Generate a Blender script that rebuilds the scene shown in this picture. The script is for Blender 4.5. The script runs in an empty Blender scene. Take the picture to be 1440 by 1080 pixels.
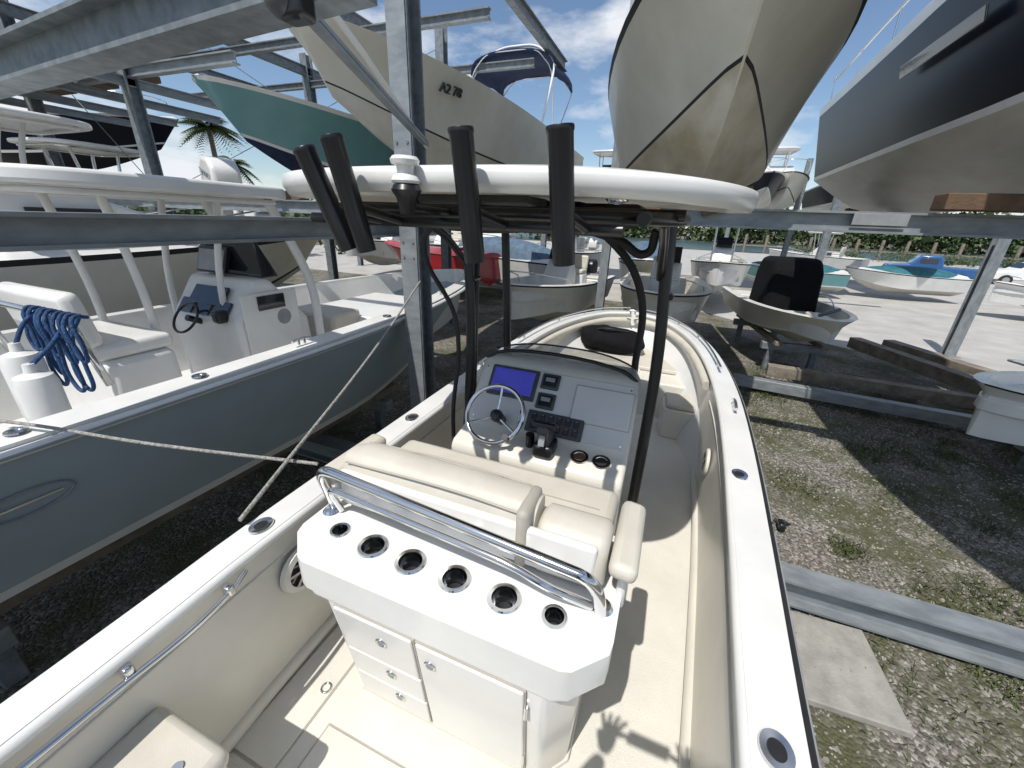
import bpy, bmesh, math, random
from mathutils import Vector, Matrix, Euler
random.seed(7)
R=math.radians
scn=bpy.context.scene
# ---------------------------------------------------------------- materials
MATS={}
def mat(name,col,rough=.5,metal=0.,var=.08,scale=6.,bump=0.,bscale=60.,coat=0.,col2=None,vor=False,alpha=1.,trans=0.,emis=None,sharp=(.35,.65),spec=.5,stretch=None):
    if name in MATS: return MATS[name]
    m=bpy.data.materials.new(name);m.use_nodes=True;nt=m.node_tree;N=nt.nodes;L=nt.links
    b=N['Principled BSDF']
    b.inputs['Roughness'].default_value=rough;b.inputs['Metallic'].default_value=metal
    b.inputs['Coat Weight'].default_value=coat;b.inputs['Coat Roughness'].default_value=.08
    b.inputs['Transmission Weight'].default_value=trans;b.inputs['Alpha'].default_value=alpha
    b.inputs['Specular IOR Level'].default_value=spec
    tc=N.new('ShaderNodeTexCoord');vec=tc.outputs['Object']
    if stretch:
        mp=N.new('ShaderNodeMapping');mp.inputs['Scale'].default_value=stretch;L.new(vec,mp.inputs[0]);vec=mp.outputs[0]
    if vor:
        t=N.new('ShaderNodeTexVoronoi');t.inputs['Scale'].default_value=scale;src=t.outputs['Color']
        sep=N.new('ShaderNodeSeparateColor');L.new(src,sep.inputs[0]);src=sep.outputs[0]
    else:
        t=N.new('ShaderNodeTexNoise');t.inputs['Scale'].default_value=scale;t.inputs['Detail'].default_value=6;t.inputs['Roughness'].default_value=.62;src=t.outputs[0]
    L.new(vec,t.inputs['Vector'])
    cr=N.new('ShaderNodeValToRGB');L.new(src,cr.inputs[0])
    c2=col2 if col2 else tuple(c*(1-var*2) for c in col)
    cr.color_ramp.elements[0].position=sharp[0];cr.color_ramp.elements[1].position=sharp[1]
    cr.color_ramp.elements[0].color=(*c2,1);cr.color_ramp.elements[1].color=(*col,1)
    L.new(cr.outputs[0],b.inputs['Base Color'])
    if emis:
        b.inputs['Emission Color'].default_value=(*emis[0],1);b.inputs['Emission Strength'].default_value=emis[1]
    if bump>0:
        n2=N.new('ShaderNodeTexNoise');n2.inputs['Scale'].default_value=bscale;n2.inputs['Detail'].default_value=3
        L.new(tc.outputs['Object'],n2.inputs['Vector'])
        bp=N.new('ShaderNodeBump');bp.inputs['Strength'].default_value=bump;bp.inputs['Distance'].default_value=.01
        L.new(n2.outputs[0],bp.inputs['Height']);L.new(bp.outputs[0],b.inputs['Normal'])
    MATS[name]=m;return m
WHITE=mat('gelcoat_white',(.77,.765,.74),.28,0,.07,2.2,coat=.2,sharp=(.25,.6))
CREAM=mat('gelcoat_cream',(.71,.68,.60),.34,0,.06,2.5,coat=.15,sharp=(.25,.6))
DECK=mat('deck_nonskid',(.73,.705,.63),.6,0,.07,3,bump=.35,bscale=220,sharp=(.25,.65))
VINYL=mat('vinyl_cream',(.62,.585,.505),.5,0,.06,5,bump=.12,bscale=300)
VINYLD=mat('vinyl_taupe',(.44,.41,.35),.5,0,.05,5,bump=.12,bscale=300)
CHROME=mat('stainless',(.72,.72,.72),.12,1,.03,8)
BLACK=mat('powdercoat_black',(.010,.010,.012),.34,0,.2,10,coat=.1)
RUBBER=mat('rubber_black',(.02,.02,.022),.6,0,.2,10)
CANVAS=mat('canvas_black',(.008,.008,.010),.9,0,.2,10,bump=.5,bscale=20,spec=.2)
NAVYC=mat('canvas_navy',(.012,.03,.09),.8,0,.2,10,bump=.3,bscale=20)
GALV=mat('galvanised_steel',(.31,.335,.35),.5,.3,.1,9,col2=(.20,.222,.237),bump=.05,bscale=30,stretch=(.4,1,1))
GALVD=mat('galvanised_steel_dull',(.22,.245,.26),.6,.2,.1,10,col2=(.13,.15,.16),bump=.08,bscale=30)
GREYBLUE=mat('gelcoat_greyblue',(.36,.43,.46),.5,0,.05,2,spec=.25)
GREYBLUE2=mat('gelcoat_slate',(.20,.26,.29),.4,0,.05,2)
TEAL=mat('gelcoat_teal',(.15,.33,.345),.35,0,.05,2,coat=.1)
NAVY=mat('gelcoat_navy',(.007,.010,.022),.3,0,.1,2,spec=.22)
HULLC=mat('gelcoat_ivory',(.68,.655,.57),.35,0,.06,1.5,coat=.15,col2=(.60,.57,.48))
BOTTOM=mat('hull_bottom_weathered',(.72,.68,.57),.5,0,.15,2.2,col2=(.48,.42,.30),stretch=(1,.35,1))
BOTTOMW=mat('hull_bottom_white',(.66,.65,.61),.4,0,.1,3,col2=(.54,.52,.47),stretch=(1,.4,1))
WOOD=mat('weathered_timber',(.27,.235,.19),.85,0,.2,5,col2=(.15,.125,.10),bump=.5,bscale=40)
WOODR=mat('bunk_timber',(.16,.10,.06),.85,0,.2,5,bump=.5,bscale=40)
GLASS=mat('smoked_glass',(.02,.025,.03),.05,0,.1,2,coat=.5)
ACRYL=mat('windshield_acrylic',(.30,.34,.36),.05,0,.1,2,alpha=.3)
SCREEN=mat('plotter_screen',(.03,.03,.25),.1,0,.2,9,emis=((.05,.06,.40),.5))
DASHP=mat('dash_panel',(.64,.64,.62),.35,0,.03,4)
DGREY=mat('panel_dark_grey',(.06,.065,.07),.4,0,.1,9)
LGREY=mat('plastic_grey',(.30,.31,.32),.45,0,.1,9)
BLUER=mat('rope_blue',(.02,.08,.22),.8,0,.3,40,bump=.8,bscale=90)
ROPE=mat('rope_grey',(.42,.41,.38),.85,0,.3,90,bump=.8,bscale=120)
RED=mat('gelcoat_red',(.42,.02,.03),.3,0,.1,3,coat=.3)
BLUEC=mat('cover_blue_grey',(.10,.16,.23),.8,0,.2,5,bump=.4,bscale=8)
BLUEP=mat('car_paint_blue',(.02,.10,.28),.25,0,.1,5,coat=.5)
TEALC=mat('cover_teal',(.03,.16,.20),.8,0,.2,5,bump=.4,bscale=8)
CONC=mat('concrete_block',(.36,.345,.31),.9,0,.15,6,bump=.4,bscale=60)
SKIN=mat('skin',(.45,.27,.19),.5,0,.1,8)
SHIRT=mat('shirt_cloth',(.10,.16,.25),.9,0,.1,8,bump=.3,bscale=200)
# ---------------------------------------------------------------- helpers
def link(o,par=None):
    bpy.context.collection.objects.link(o)
    if par is not None:o.parent=par
    return o
def empty(name,loc=(0,0,0),rz=0):
    e=bpy.data.objects.new(name,None);e.location=loc;e.rotation_euler=(0,0,rz);e.empty_display_size=.2
    return link(e)
def mesh(name,vs,fs,mats,par=None,smooth=False,mi=None,loc=None,rot=None,autos=None):
    me=bpy.data.meshes.new(name);me.from_pydata([tuple(v) for v in vs],[],fs);me.update()
    if not isinstance(mats,(list,tuple)):mats=[mats]
    for m in mats:me.materials.append(m)
    if mi:
        for p,i in zip(me.polygons,mi):p.material_index=i
    bm=bmesh.new();bm.from_mesh(me);bmesh.ops.recalc_face_normals(bm,faces=bm.faces);bm.to_mesh(me);bm.free()
    if smooth:
        for p in me.polygons:p.use_smooth=True
        if autos:
            try: me.set_sharp_from_angle(angle=R(autos))
            except Exception: pass
    o=bpy.data.objects.new(name,me)
    if loc:o.location=loc
    if rot:o.rotation_euler=rot
    return link(o,par)
def bev(o,w,seg=3):
    if w>0:
        m=o.modifiers.new('b','BEVEL');m.width=w;m.segments=seg;m.limit_method='ANGLE';m.angle_limit=R(30)
        for p in o.data.polygons:p.use_smooth=True
        try:o.data.set_sharp_from_angle(angle=R(50))
        except Exception:pass
    return o
def box(name,c,s,m,par=None,b=.0,rot=None,seg=3,taper=None):
    x,y,z=[k/2 for k in s];tx,ty=taper if taper else (1,1)
    vs=[(-x,-y,-z),(x,-y,-z),(x,y,-z),(-x,y,-z),(-x*tx,-y*ty,z),(x*tx,-y*ty,z),(x*tx,y*ty,z),(-x*tx,y*ty,z)]
    fs=[(0,3,2,1),(4,5,6,7),(0,1,5,4),(1,2,6,5),(2,3,7,6),(3,0,4,7)]
    return bev(mesh(name,vs,fs,m,par,loc=c,rot=rot),b,seg)
def cyl(name,p0,p1,r,m,par=None,r1=None,n=20,caps=True):
    p0=Vector(p0);p1=Vector(p1);d=p1-p0;q=d.to_track_quat('Z','Y');r1=r if r1 is None else r1
    vs=[];fs=[]
    for k,(p,rr) in enumerate(((p0,r),(p1,r1))):
        for i in range(n):
            a=2*math.pi*i/n;vs.append(p+q@Vector((rr*math.cos(a),rr*math.sin(a),0)))
    for i in range(n):fs.append((i,(i+1)%n,n+(i+1)%n,n+i))
    if caps:fs+= [tuple(range(n))[::-1],tuple(range(n,2*n))]
    return mesh(name,vs,fs,m,par,smooth=True,autos=40)
def tube(name,pts,r,m,par=None,cyclic=False,smooth=True,res=8):
    cu=bpy.data.curves.new(name,'CURVE');cu.dimensions='3D';cu.bevel_depth=r;cu.bevel_resolution=3
    sp=cu.splines.new('BEZIER' if smooth else 'POLY')
    if smooth:
        sp.bezier_points.add(len(pts)-1)
        for b,p in zip(sp.bezier_points,pts):b.co=p;b.handle_left_type=b.handle_right_type='AUTO'
        sp.resolution_u=res
    else:
        sp.points.add(len(pts)-1)
        for b,p in zip(sp.points,pts):b.co=(*p,1)
    sp.use_cyclic_u=cyclic;cu.use_fill_caps=True;cu.materials.append(m)
    o=bpy.data.objects.new(name,cu);return link(o,par)
def rtube(name,pts,r,m,par=None,rad=.06,cyclic=False):
    P=[Vector(p) for p in pts];out=[];n=len(P)
    for i in range(n):
        if not cyclic and i in (0,n-1):out.append(P[i]);continue
        a=P[i-1];b=P[i];c=P[(i+1)%n]
        u=(a-b);v=(c-b);k=min(rad,u.length*.45,v.length*.45);u.normalize();v.normalize()
        s=b+u*k;e=b+v*k
        for j in range(6):
            t=j/5;out.append(s*(1-t)**2+b*2*t*(1-t)+e*t*t)
    return tube(name,out,r,m,par,cyclic=cyclic,smooth=False)
def torus(name,c,R0,r,m,par=None,rot=(0,0,0),n=32,k=10):
    vs=[];fs=[]
    for i in range(n):
        a=2*math.pi*i/n
        for j in range(k):
            b=2*math.pi*j/k;vs.append(((R0+r*math.cos(b))*math.cos(a),(R0+r*math.cos(b))*math.sin(a),r*math.sin(b)))
    for i in range(n):
        for j in range(k):fs.append((i*k+j,((i+1)%n)*k+j,((i+1)%n)*k+(j+1)%k,i*k+(j+1)%k))
    return mesh(name,vs,fs,m,par,smooth=True,loc=c,rot=rot)
def lathe(name,prof,c,m,par=None,rot=(0,0,0),n=24,mi=None):
    vs=[];fs=[];mm=[];k=len(prof)
    for i in range(n):
        a=2*math.pi*i/n
        for r,z in prof:vs.append((r*math.cos(a),r*math.sin(a),z))
    for i in range(n):
        for j in range(k-1):
            fs.append((i*k+j,((i+1)%n)*k+j,((i+1)%n)*k+j+1,i*k+j+1));mm.append(mi[j] if mi else 0)
    return mesh(name,vs,fs,m,par,smooth=True,loc=c,rot=rot,mi=mm,autos=45)
def prism(name,poly,z0,z1,m,par=None,b=.0,seg=3,scale_bot=None,off_bot=(0,0)):
    n=len(poly);sb=scale_bot or 1
    vs=[(x*sb+off_bot[0],y*sb+off_bot[1],z0) for x,y in poly]+[(x,y,z1) for x,y in poly]
    fs=[tuple(range(n))[::-1],tuple(range(n,2*n))]+[(i,(i+1)%n,n+(i+1)%n,n+i) for i in range(n)]
    return bev(mesh(name,vs,fs,m,par),b,seg)
def xprofile(name,prof,x0,x1,m,par=None,b=.0,inset=None):
    n=len(prof);ins=inset or [0]*n
    vs=[(x0+ins[i],y,z) for i,(y,z) in enumerate(prof)]+[(x1-ins[i],y,z) for i,(y,z) in enumerate(prof)]
    fs=[tuple(range(n)),tuple(range(n,2*n))[::-1]]+[(i,(i+1)%n,n+(i+1)%n,n+i) for i in range(n)]
    return bev(mesh(name,vs,fs,m,par),b)
def text(name,s,loc,rot,size,m,par=None,ext=.001):
    c=bpy.data.curves.new(name,'FONT');c.body=s;c.size=size;c.extrude=ext;c.align_x='CENTER';c.align_y='CENTER';c.materials.append(m)
    o=bpy.data.objects.new(name,c);o.location=loc;o.rotation_euler=rot;return link(o,par)
def cat(T,n):
    out=[];m=len(T)
    for i in range(m-1):
        p0=T[max(i-1,0)];p1=T[i];p2=T[i+1];p3=T[min(i+2,m-1)]
        for j in range(n):
            t=j/n;row=[]
            for a,b,c,d in zip(p0,p1,p2,p3):
                row.append(.5*((2*b)+(-a+c)*t+(2*a-5*b+4*c-d)*t*t+(-a+3*b-3*c+d)*t**3))
            out.append(row)
    out.append(list(T[-1]));return out
US=[0,.07,.3,.55,.8,.93,1]
def hull(name,st,D,floor,w,ms,par,open_=True,rake=1.0,flare=.9,chf=.82,dead=.32,camber=.15,cr=.42,us=None,lf=.84):
    """st rows: y,xl,xr,zs. ms: bottom,stripe,topside,rub,cap,liner,floor"""
    US_=us or US
    y0=st[0][0];y1=st[-1][0];L=y1-y0
    hbm=max((s[2]-s[1])/2 for s in st)
    k=(1-w/hbm);ky=(L-w)/L
    rings=[]
    for y,xl,xr,zs in st:
        t=(y-y0)/L;cx=(xl+xr)/2;hb=(xr-xl)/2
        e=max(0,(t-.5)/.5)
        zk=zs-D-(zs-st[0][3])+ D*.62*e**2.4*(cr/.42)
        zc=zs-D*(1-dead)-(zs-st[0][3])+D*cr*e**1.8
        zc=max(zc,zk+.01)
        xc=hb*(chf-(.42*e**1.5));fe=1+flare*e
        right=[(0,zk),(xc*.55,zk+(zc-zk)*.5),(xc,zc)]
        for u in US_[1:]:
            right.append((xc+(hb-xc)*u**fe,zc+(zs-zc)*u))
        rg=[]
        def yy(z):
            return y-rake*D*(t**3)*(1-(z-(zs-D))/D)
        for x,z in reversed(right):rg.append((cx-x,yy(z),z))
        for x,z in right[1:]:rg.append((cx+x,yy(z),z))
        yi=y0+(y-y0)*ky
        if open_:
            q=lf-(.30*e**1.3 if lf<.9 else 0)
            inn=[(cx+hb*k,yi,zs+.012),(cx+hb*k,yi,zs-.03),(cx+hb*k*q,yi,floor),(cx,yi,floor),(cx-hb*k*q,yi,floor),(cx-hb*k,yi,zs-.03),(cx-hb*k,yi,zs+.012)]
        else:
            inn=[(cx+hb*k,yi,zs+.012),(cx+hb*k*.9,yi,zs-.0),(cx+hb*k*.6,yi,zs+camber*.7*(1-t*.6)),(cx,yi,zs+camber*(1-t*.6)),(cx-hb*k*.6,yi,zs+camber*.7*(1-t*.6)),(cx-hb*k*.9,yi,zs),(cx-hb*k,yi,zs+.012)]
        rings.append(rg+inn)
    n=len(rings[0]);vs=[v for r in rings for v in r];fs=[];mi=[]
    seg=[]
    top=['rub','top','top','top','top','str']
    seg+=top+['bot','bot']+['bot','bot']+top[::-1]
    seg+=['cap']+(['lin','lin','flo','flo','lin','lin'] if open_ else ['cap']*6)+['cap']
    idx={'bot':0,'str':1,'top':2,'rub':3,'cap':4,'lin':5,'flo':6}
    for i in range(len(rings)-1):
        for j in range(n):
            a=i*n+j;b=i*n+(j+1)%n
            fs.append((a,b,b+n,a+n));mi.append(idx[seg[j]])
    nr=2*(len(US)+2)-1
    fs.append(tuple(range(nr)));mi.append(2)
    fs.append(tuple(range(nr-1,n))+(0,));mi.append(5)
    fs.append(tuple((len(rings)-1)*n+i for i in range(nr))[::-1]);mi.append(2)
    fs.append(tuple((len(rings)-1)*n+i for i in list(range(nr-1,n))+[0])[::-1]);mi.append(4)
    return mesh(name,vs,fs,ms,par,smooth=True,mi=mi,autos=32)
def sym_st(L,B,zs,rise=.25,n=22,y0=0,full=.4):
    st=[]
    for i in range(n):
        t=1-(1-i/(n-1))**1.35
        e=max(0,(t-full)/(1-full))
        hb=B/2*(.93+.07*min(1,t/.4))*max(0,1-e**2.3)**.62 if t<1 else 0
        hb=max(hb,.03)
        st.append((y0+L*t,-hb,hb,zs+rise*t*t))
    return st
def outboard(par,loc,tilt=0,m=WHITE,s=1.0,label=None):
    e=bpy.data.objects.new('outboard_motor',None);e.location=loc;e.rotation_euler=(tilt,0,0);link(e,par)
    prof=[(-.34,.55),(-.36,.75),(-.30,.95),(-.12,1.05),(.18,1.02),(.30,.88),(.30,.6),(.2,.5)]
    xprofile('cowling',[(a*s,b*s) for a,b in prof],-.2*s,.2*s,m,e,b=.06*s)
    box('midsection',(0,.02*s,.12*s),(.16*s,.28*s,.85*s),LGREY,e,.03)
    box('gearcase',(0,-.05*s,-.42*s),(.10*s,.5*s,.12*s),DGREY,e,.04)
    box('cavitation_plate',(0,-.08*s,-.28*s),(.26*s,.5*s,.02*s),DGREY,e,.01)
    for a in range(3):
        box('propeller_blade',(math.cos(a*2.1)*.09*s,-.32*s,-.42*s+math.sin(a*2.1)*.09*s),(.15*s,.02,.09*s),CHROME,e,.01,rot=(0,-a*2.1,.3))
    if label:
        text('cowl_lettering',label,(.212*s,0,.8*s),(R(90),0,R(90)),.12*s,BLUEC,e)
        text('cowl_lettering',label,(-.212*s,0,.8*s),(R(90),0,R(-90)),.12*s,BLUEC,e)
    return e
def ttop_simple(par,c,sx,sy,z,zf,m=WHITE,leg=WHITE,th=.07):
    P=[]
    for i in range(36):
        a=2*math.pi*i/36;ca,sa=math.cos(a),math.sin(a)
        P.append((c[0]+sx/2*math.copysign(abs(ca)**.55,ca),c[1]+sy/2*math.copysign(abs(sa)**.55,sa)))
    prism('hardtop',P,z-th,z,m,par,b=.025)
    for dx in(-.38,.38):
        for dy,lean in((-.3,-.1),(.3,.15)):
            rtube('hardtop_leg',[(c[0]+dx,c[1]+dy,zf),(c[0]+dx,c[1]+dy,zf+1.1),(c[0]+dx*1.05,c[1]+dy+lean,z-th)],.03,leg,par,rad=.3)
    rtube('hardtop_rail',[(c[0]-sx*.4,c[1]-sy*.4,z-th-.03),(c[0]+sx*.4,c[1]-sy*.4,z-th-.03),(c[0]+sx*.4,c[1]+sy*.4,z-th-.03),(c[0]-sx*.4,c[1]+sy*.4,z-th-.03)],.022,leg,par,cyclic=True,rad=.2)
def console_simple(par,c,z,w=.8,h=1.2,m=WHITE):
    x,y=c
    xprofile('console',[(y-.35,z),(y-.38,z+h*.68),(y-.12,z+h),(y+.05,z+h),(y+.45,z+h*.6),(y+.5,z)],x-w/2,x+w/2,m,par,b=.05)
    box('dash_display',(x,y-.27,z+h*.86),(w*.5,.02,.2),GLASS,par,.005,rot=(R(-38),0,0))
    xprofile('windshield',[(y+.02,z+h),(y+.22,z+h+.0),(y+.02,z+h+.38),(y+.0,z+h+.38)],x-w*.42,x+w*.42,GLASS,par,b=.01)
def seat_simple(par,c,z,w=.9,m=WHITE,cu=VINYL):
    x,y=c
    box('seat_base',(x,y,z+.35),(w,.5,.7),m,par,.05,taper=(1,.9))
    box('seat_cushion',(x,y,z+.76),(w*.95,.5,.12),cu,par,.04)
    box('seat_backrest',(x,y-.25,z+1.0),(w*.95,.12,.4),cu,par,.05,rot=(R(8),0,0))
def cleat(par,c,rz=0,m=CHROME):
    e=bpy.data.objects.new('cleat',None);e.location=c;e.rotation_euler=(0,0,rz);link(e,par)
    tube('cleat_bar',[(0,-.09,.035),(0,-.05,.045),(0,.05,.045),(0,.09,.035)],.011,m,e)
    cyl('cleat_post',(0,-.03,0),(0,-.03,.04),.012,m,e,n=10);cyl('cleat_post',(0,.03,0),(0,.03,.04),.012,m,e,n=10)
# ================================================================ MAIN BOAT
MB=empty('center_console_boat')
T=[(-2.4,-.78,1.02,1.79),(-1.2,-.845,1.05,1.79),(-.4,-.885,1.07,1.79),(0,-.91,1.08,1.79),(.8,-.93,1.13,1.79),(1.6,-.93,1.17,1.80),(2.4,-.92,1.18,1.82),(3.1,-.88,1.14,1.84),(3.7,-.79,1.05,1.86),(4.2,-.65,.91,1.87),(4.6,-.45,.71,1.88),(4.83,-.25,.51,1.89),(4.97,0.0,.26,1.89),(5.02,.10,.16,1.89)]
st=cat(T,4)
hull('hull',st,1.38,1.07,.15,[BOTTOMW,WHITE,WHITE,RUBBER,WHITE,CREAM,DECK],MB,rake=.75,dead=.26,chf=.86,lf=.97)
for s in(1,2):
    tube('rub_rail',[(r[s]+(.012 if s==2 else -.012),r[0],r[3]-.035) for r in st[:-1]],.018,RUBBER,MB,smooth=False)
    tube('rub_rail_insert',[(r[s]+(.030 if s==2 else -.030),r[0],r[3]-.035) for r in st[:-1]],.006,LGREY,MB,smooth=False)
y0=st[0][0];Lh=st[-1][0]-y0;hbm=max((r[2]-r[1])/2 for r in st)
def inner(r,w,s):
    cx=(r[1]+r[2])/2;hb=(r[2]-r[1])/2
    return (cx+s*hb*(1-w/hbm),y0+(r[0]-y0)*(Lh-w)/Lh)
for s in(-1,1):
    tube('coaming_lip',[(*inner(r,.15,s),r[3]-.012) for r in st[:-1]],.022,WHITE,MB,smooth=False)
for s in(-1,1):
    P=[inner(r,.18,s) for r in st if -1.9<r[0]<3.0]
    tube('liner_toe_rail',[(x,y,1.10) for x,y in P],.03,CREAM,MB,smooth=False)
    P=[(inner(r,.175,s),r[3]) for r in st if r[0]>2.8][:-1]
    tube('coaming_bolster',[(x,y,z-.10) for (x,y),z in P],.04,VINYL,MB,smooth=False)
    P=[inner(r,.155,s) for r in st if -2.2<r[0]<2.9]
    tube('liner_seam',[(x,y,1.66) for x,y in P],.006,CREAM,MB,smooth=False)
bowp=[inner(r,.16,1) for r in st if r[0]>3.45]+[inner(r,.16,-1) for r in reversed(st) if r[0]>3.45]
prism('bow_platform',bowp,1.06,1.46,DECK,MB,b=.02)
bowc=[inner(r,.24,1) for r in st if r[0]>3.9]+[inner(r,.24,-1) for r in reversed(st) if r[0]>3.9]
prism('bow_cushion',bowc,1.465,1.51,VINYL,MB,b=.02)
for s in(-1,1):
    side=[inner(r,.16,s) for r in st if 2.95<r[0]<3.5]
    ins=[(x-s*.30,y) for x,y in side]
    poly=side+ins[::-1]
    prism('bow_side_locker',poly,1.065,1.38,CREAM,MB,b=.02)
    prism('bow_side_cushion',[(x-s*.02*(1 if i<len(side) else -1),y) for i,(x,y) in enumerate(poly)],1.385,1.44,VINYL,MB,b=.02)
box('bow_hatch',(.13,3.75,1.465),(.5,.25,.015),WHITE,MB,.006)
for s in(-1,1):
    tube('bow_rail',[(*inner(r,.09,s),r[3]+.06) for r in st if r[0]>2.9][:-2],.011,CHROME,MB,smooth=False)
    for yy in(3.1,3.9,4.5):
        r=min(st,key=lambda r:abs(r[0]-yy));p=inner(r,.09,s);cyl('rail_stanchion',(p[0],p[1],r[3]),(p[0],p[1],r[3]+.06),.01,CHROME,MB,n=10)
    r=min(st,key=lambda r:abs(r[0]-2.2));p=inner(r,.07,s);cleat(MB,(p[0],p[1],r[3]+.01))
cleat(MB,(.13,4.72,1.90),R(90))
def flush_holder(x,y,z=1.804,a=0,r=.034):
    e=bpy.data.objects.new('rod_holder',None);e.location=(x,y,z);e.rotation_euler=(0,0,a);e.scale=(1,1.2,1);link(e,MB)
    lathe('rod_holder_flange',[(r*.66,-.02),(r*.66,.005),(r*1.15,.006),(r*1.2,.0)],(0,0,0),CHROME,e)
    cyl('rod_holder_tube',(0,0,-.002),(0,0,.003),r*.66,RUBBER,e)
for x,y in((1.0,-.01),(1.06,1.3),(-.835,.03),(-.80,-.9),(-.85,1.1)):flush_holder(x,y)
def speaker(x,y,z,s,k=1):
    e=bpy.data.objects.new('speaker',None);e.location=(x,y,z);e.rotation_euler=(0,R(90)*s,0);e.scale=(k,k,1);link(e,MB)
    lathe('speaker_ring',[(.078,.004),(.082,.024),(.108,.018),(.115,0)],(0,0,0),CREAM,e)
    lathe('speaker_cone',[(.0,.012),(.03,.018),(.04,.008),(.082,.014)],(0,0,0),[RUBBER],e)
    for i in range(6):
        a=i*math.pi/3+.3
        box('speaker_grille',(.05*math.cos(a),.05*math.sin(a),.024),(.062,.014,.004),CHROME,e,rot=(0,0,a))
        box('speaker_grille',(.062*math.cos(a+.35),.062*math.sin(a+.35),.022),(.034,.008,.003),LGREY,e,rot=(0,0,a+.9))
    torus('speaker_hub',(0,0,.024),.02,.006,CHROME,e,n=16,k=6)
speaker(-.745,.10,1.55,1,.95)
speaker(1.01,2.0,1.45,-1,.85)
tube('grab_rail',[(-.70,-.95,1.735),(-.70,-.6,1.73),(-.715,-.2,1.735),(-.74,-.12,1.75)],.011,CHROME,MB)
for y in(-.82,-.5,-.2):box('rail_clip',(-.72,y,1.745),(.04,.03,.045),CHROME,MB,.01)
box('fender_clip',(1.18,.93,1.81),(.03,.05,.045),BLACK,MB,.01)
tube('fender_lanyard',[(1.18,.93,1.83),(1.22,.97,1.80),(1.20,1.02,1.76),(1.17,.98,1.80)],.007,RUBBER,MB)
def hatch(cx,cy,sx,sy):
    box('hatch_gasket',(cx,cy,1.0715),(sx+.014,sy+.014,.004),VINYLD,MB,.0)
    box('floor_hatch',(cx,cy,1.0735),(sx,sy,.010),DECK,MB,.003)
    torus('hatch_latch',(cx+sx*.35,cy,1.08),.02,.005,CHROME,MB,n=16,k=6)
hatch(.05,-.55,.95,.8);hatch(-.61,-.05,.20,.6)
box('stern_seat_base',(-.575,-1.02,1.27),(.32,1.1,.40),CREAM,MB,.04)
box('stern_seat_cushion',(-.575,-1.02,1.50),(.33,1.12,.07),VINYL,MB,.03)
box('stern_seat_seam',(-.59,-.78,1.537),(.30,.010,.004),VINYLD,MB)
box('stern_seat_seam',(-.59,-1.08,1.537),(.010,.60,.004),VINYLD,MB)
cyl('seat_latch',(-.50,-.55,1.536),(-.50,-.55,1.541),.015,CHROME,MB)
box('stern_cap',(.08,-2.2,1.5),(1.65,.35,.6),WHITE,MB,.05)
outboard(MB,(.08,-2.62,1.2),0,WHITE,1.25)
# ---------------- leaning post
LP=bpy.data.objects.new('leaning_post',None);link(LP,MB)
slab=[(-.57,.02),(-.555,-.02),(-.46,-.105),(-.43,-.115),(.46,-.115),(.49,-.105),(.575,-.02),(.58,.02),(.58,.44),(-.57,.44)]
def applied(o):
    dg=bpy.context.evaluated_depsgraph_get();me=bpy.data.meshes.new_from_object(o.evaluated_get(dg));o.modifiers.clear();o.data=me
top=prism('leaning_post_top',slab,1.80,1.92,WHITE,LP)
CUPS=[(-.42,.048,.028),(-.26,.035,.041),(-.10,.03,.041),(.07,.03,.041),(.245,.028,.041),(.405,.03,.030)]
cut=[]
for x,y,r in CUPS:
    c=cyl('cutter',(x,y,1.75),(x,y,2.0),r,WHITE,n=32);cut.append(c)
    m=top.modifiers.new('c','BOOLEAN');m.object=c;m.operation='DIFFERENCE';m.solver='EXACT'
bpy.context.view_layer.update();applied(top)
for c in cut:bpy.data.objects.remove(c)
bev(top,.024,4)
for x,y,r in CUPS:
    lathe('cup_holder',[(.0,-.085),(r*.9,-.085),(r*.93,-.01),(r*.98,.004),(r*1.25,.006),(r*1.32,.001)],(x,y,1.921),CHROME,LP,n=32)
    lathe('cup_liner',[(.0,-.078),(r*.62,-.076),(r*.66,-.05)],(x,y,1.921),DGREY,LP,n=24)
prism('leaning_post_lip',[(x*.965,y*.94+.006) for x,y in slab],1.755,1.80,WHITE,LP,b=.012)
body=[(-.50,.03),(-.41,-.075),(.43,-.075),(.52,.03),(.52,.42),(-.50,.42)]
lp=prism('leaning_post_cabinet',body,1.072,1.757,WHITE,LP,b=.02,scale_bot=.95,off_bot=(.0,.085))
prism('leaning_post_plinth',[(x*.97,y*.95+.082) for x,y in body],1.072,1.10,CREAM,LP,b=.008)
def AF(x,z,o=0):
    t=(1.757-z)/.685;return Vector((x*(1-.05*t),-.075+ t*(.0888)-o,z))
af=math.atan2(.0888,.685)
def panel(name,x0,x1,z0,z1,m,o=.004,b=.006):
    c=AF((x0+x1)/2,(z0+z1)/2,o)
    return box(name,c,(x1-x0,.012,(z1-z0)),m,LP,b,rot=(af,0,0))
panel('door_gasket',-.370,-.032,1.135,1.715,VINYLD,.0035,.001)
panel('door_gasket',-.020,.370,1.135,1.715,VINYLD,.0035,.001)
panel('tackle_drawer',-.365,-.037,1.47,1.71,WHITE,.012)
panel('tackle_drawer',-.365,-.037,1.305,1.463,WHITE,.012)
panel('tackle_drawer',-.365,-.037,1.14,1.298,WHITE,.012)
panel('cabinet_door',-.015,.365,1.14,1.71,WHITE,.012)
for x,z in((-.17,1.62),(-.17,1.41),(-.16,1.25),(.03,1.62)):
    c=AF(x,z,.02);torus('latch',c,.018,.005,CHROME,LP,rot=(R(90)+af,0,0),n=20,k=6);cyl('latch_pull',c+Vector((0,.006,0)),c+Vector((0,-.004,0)),.013,LGREY,LP,n=12)
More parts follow.
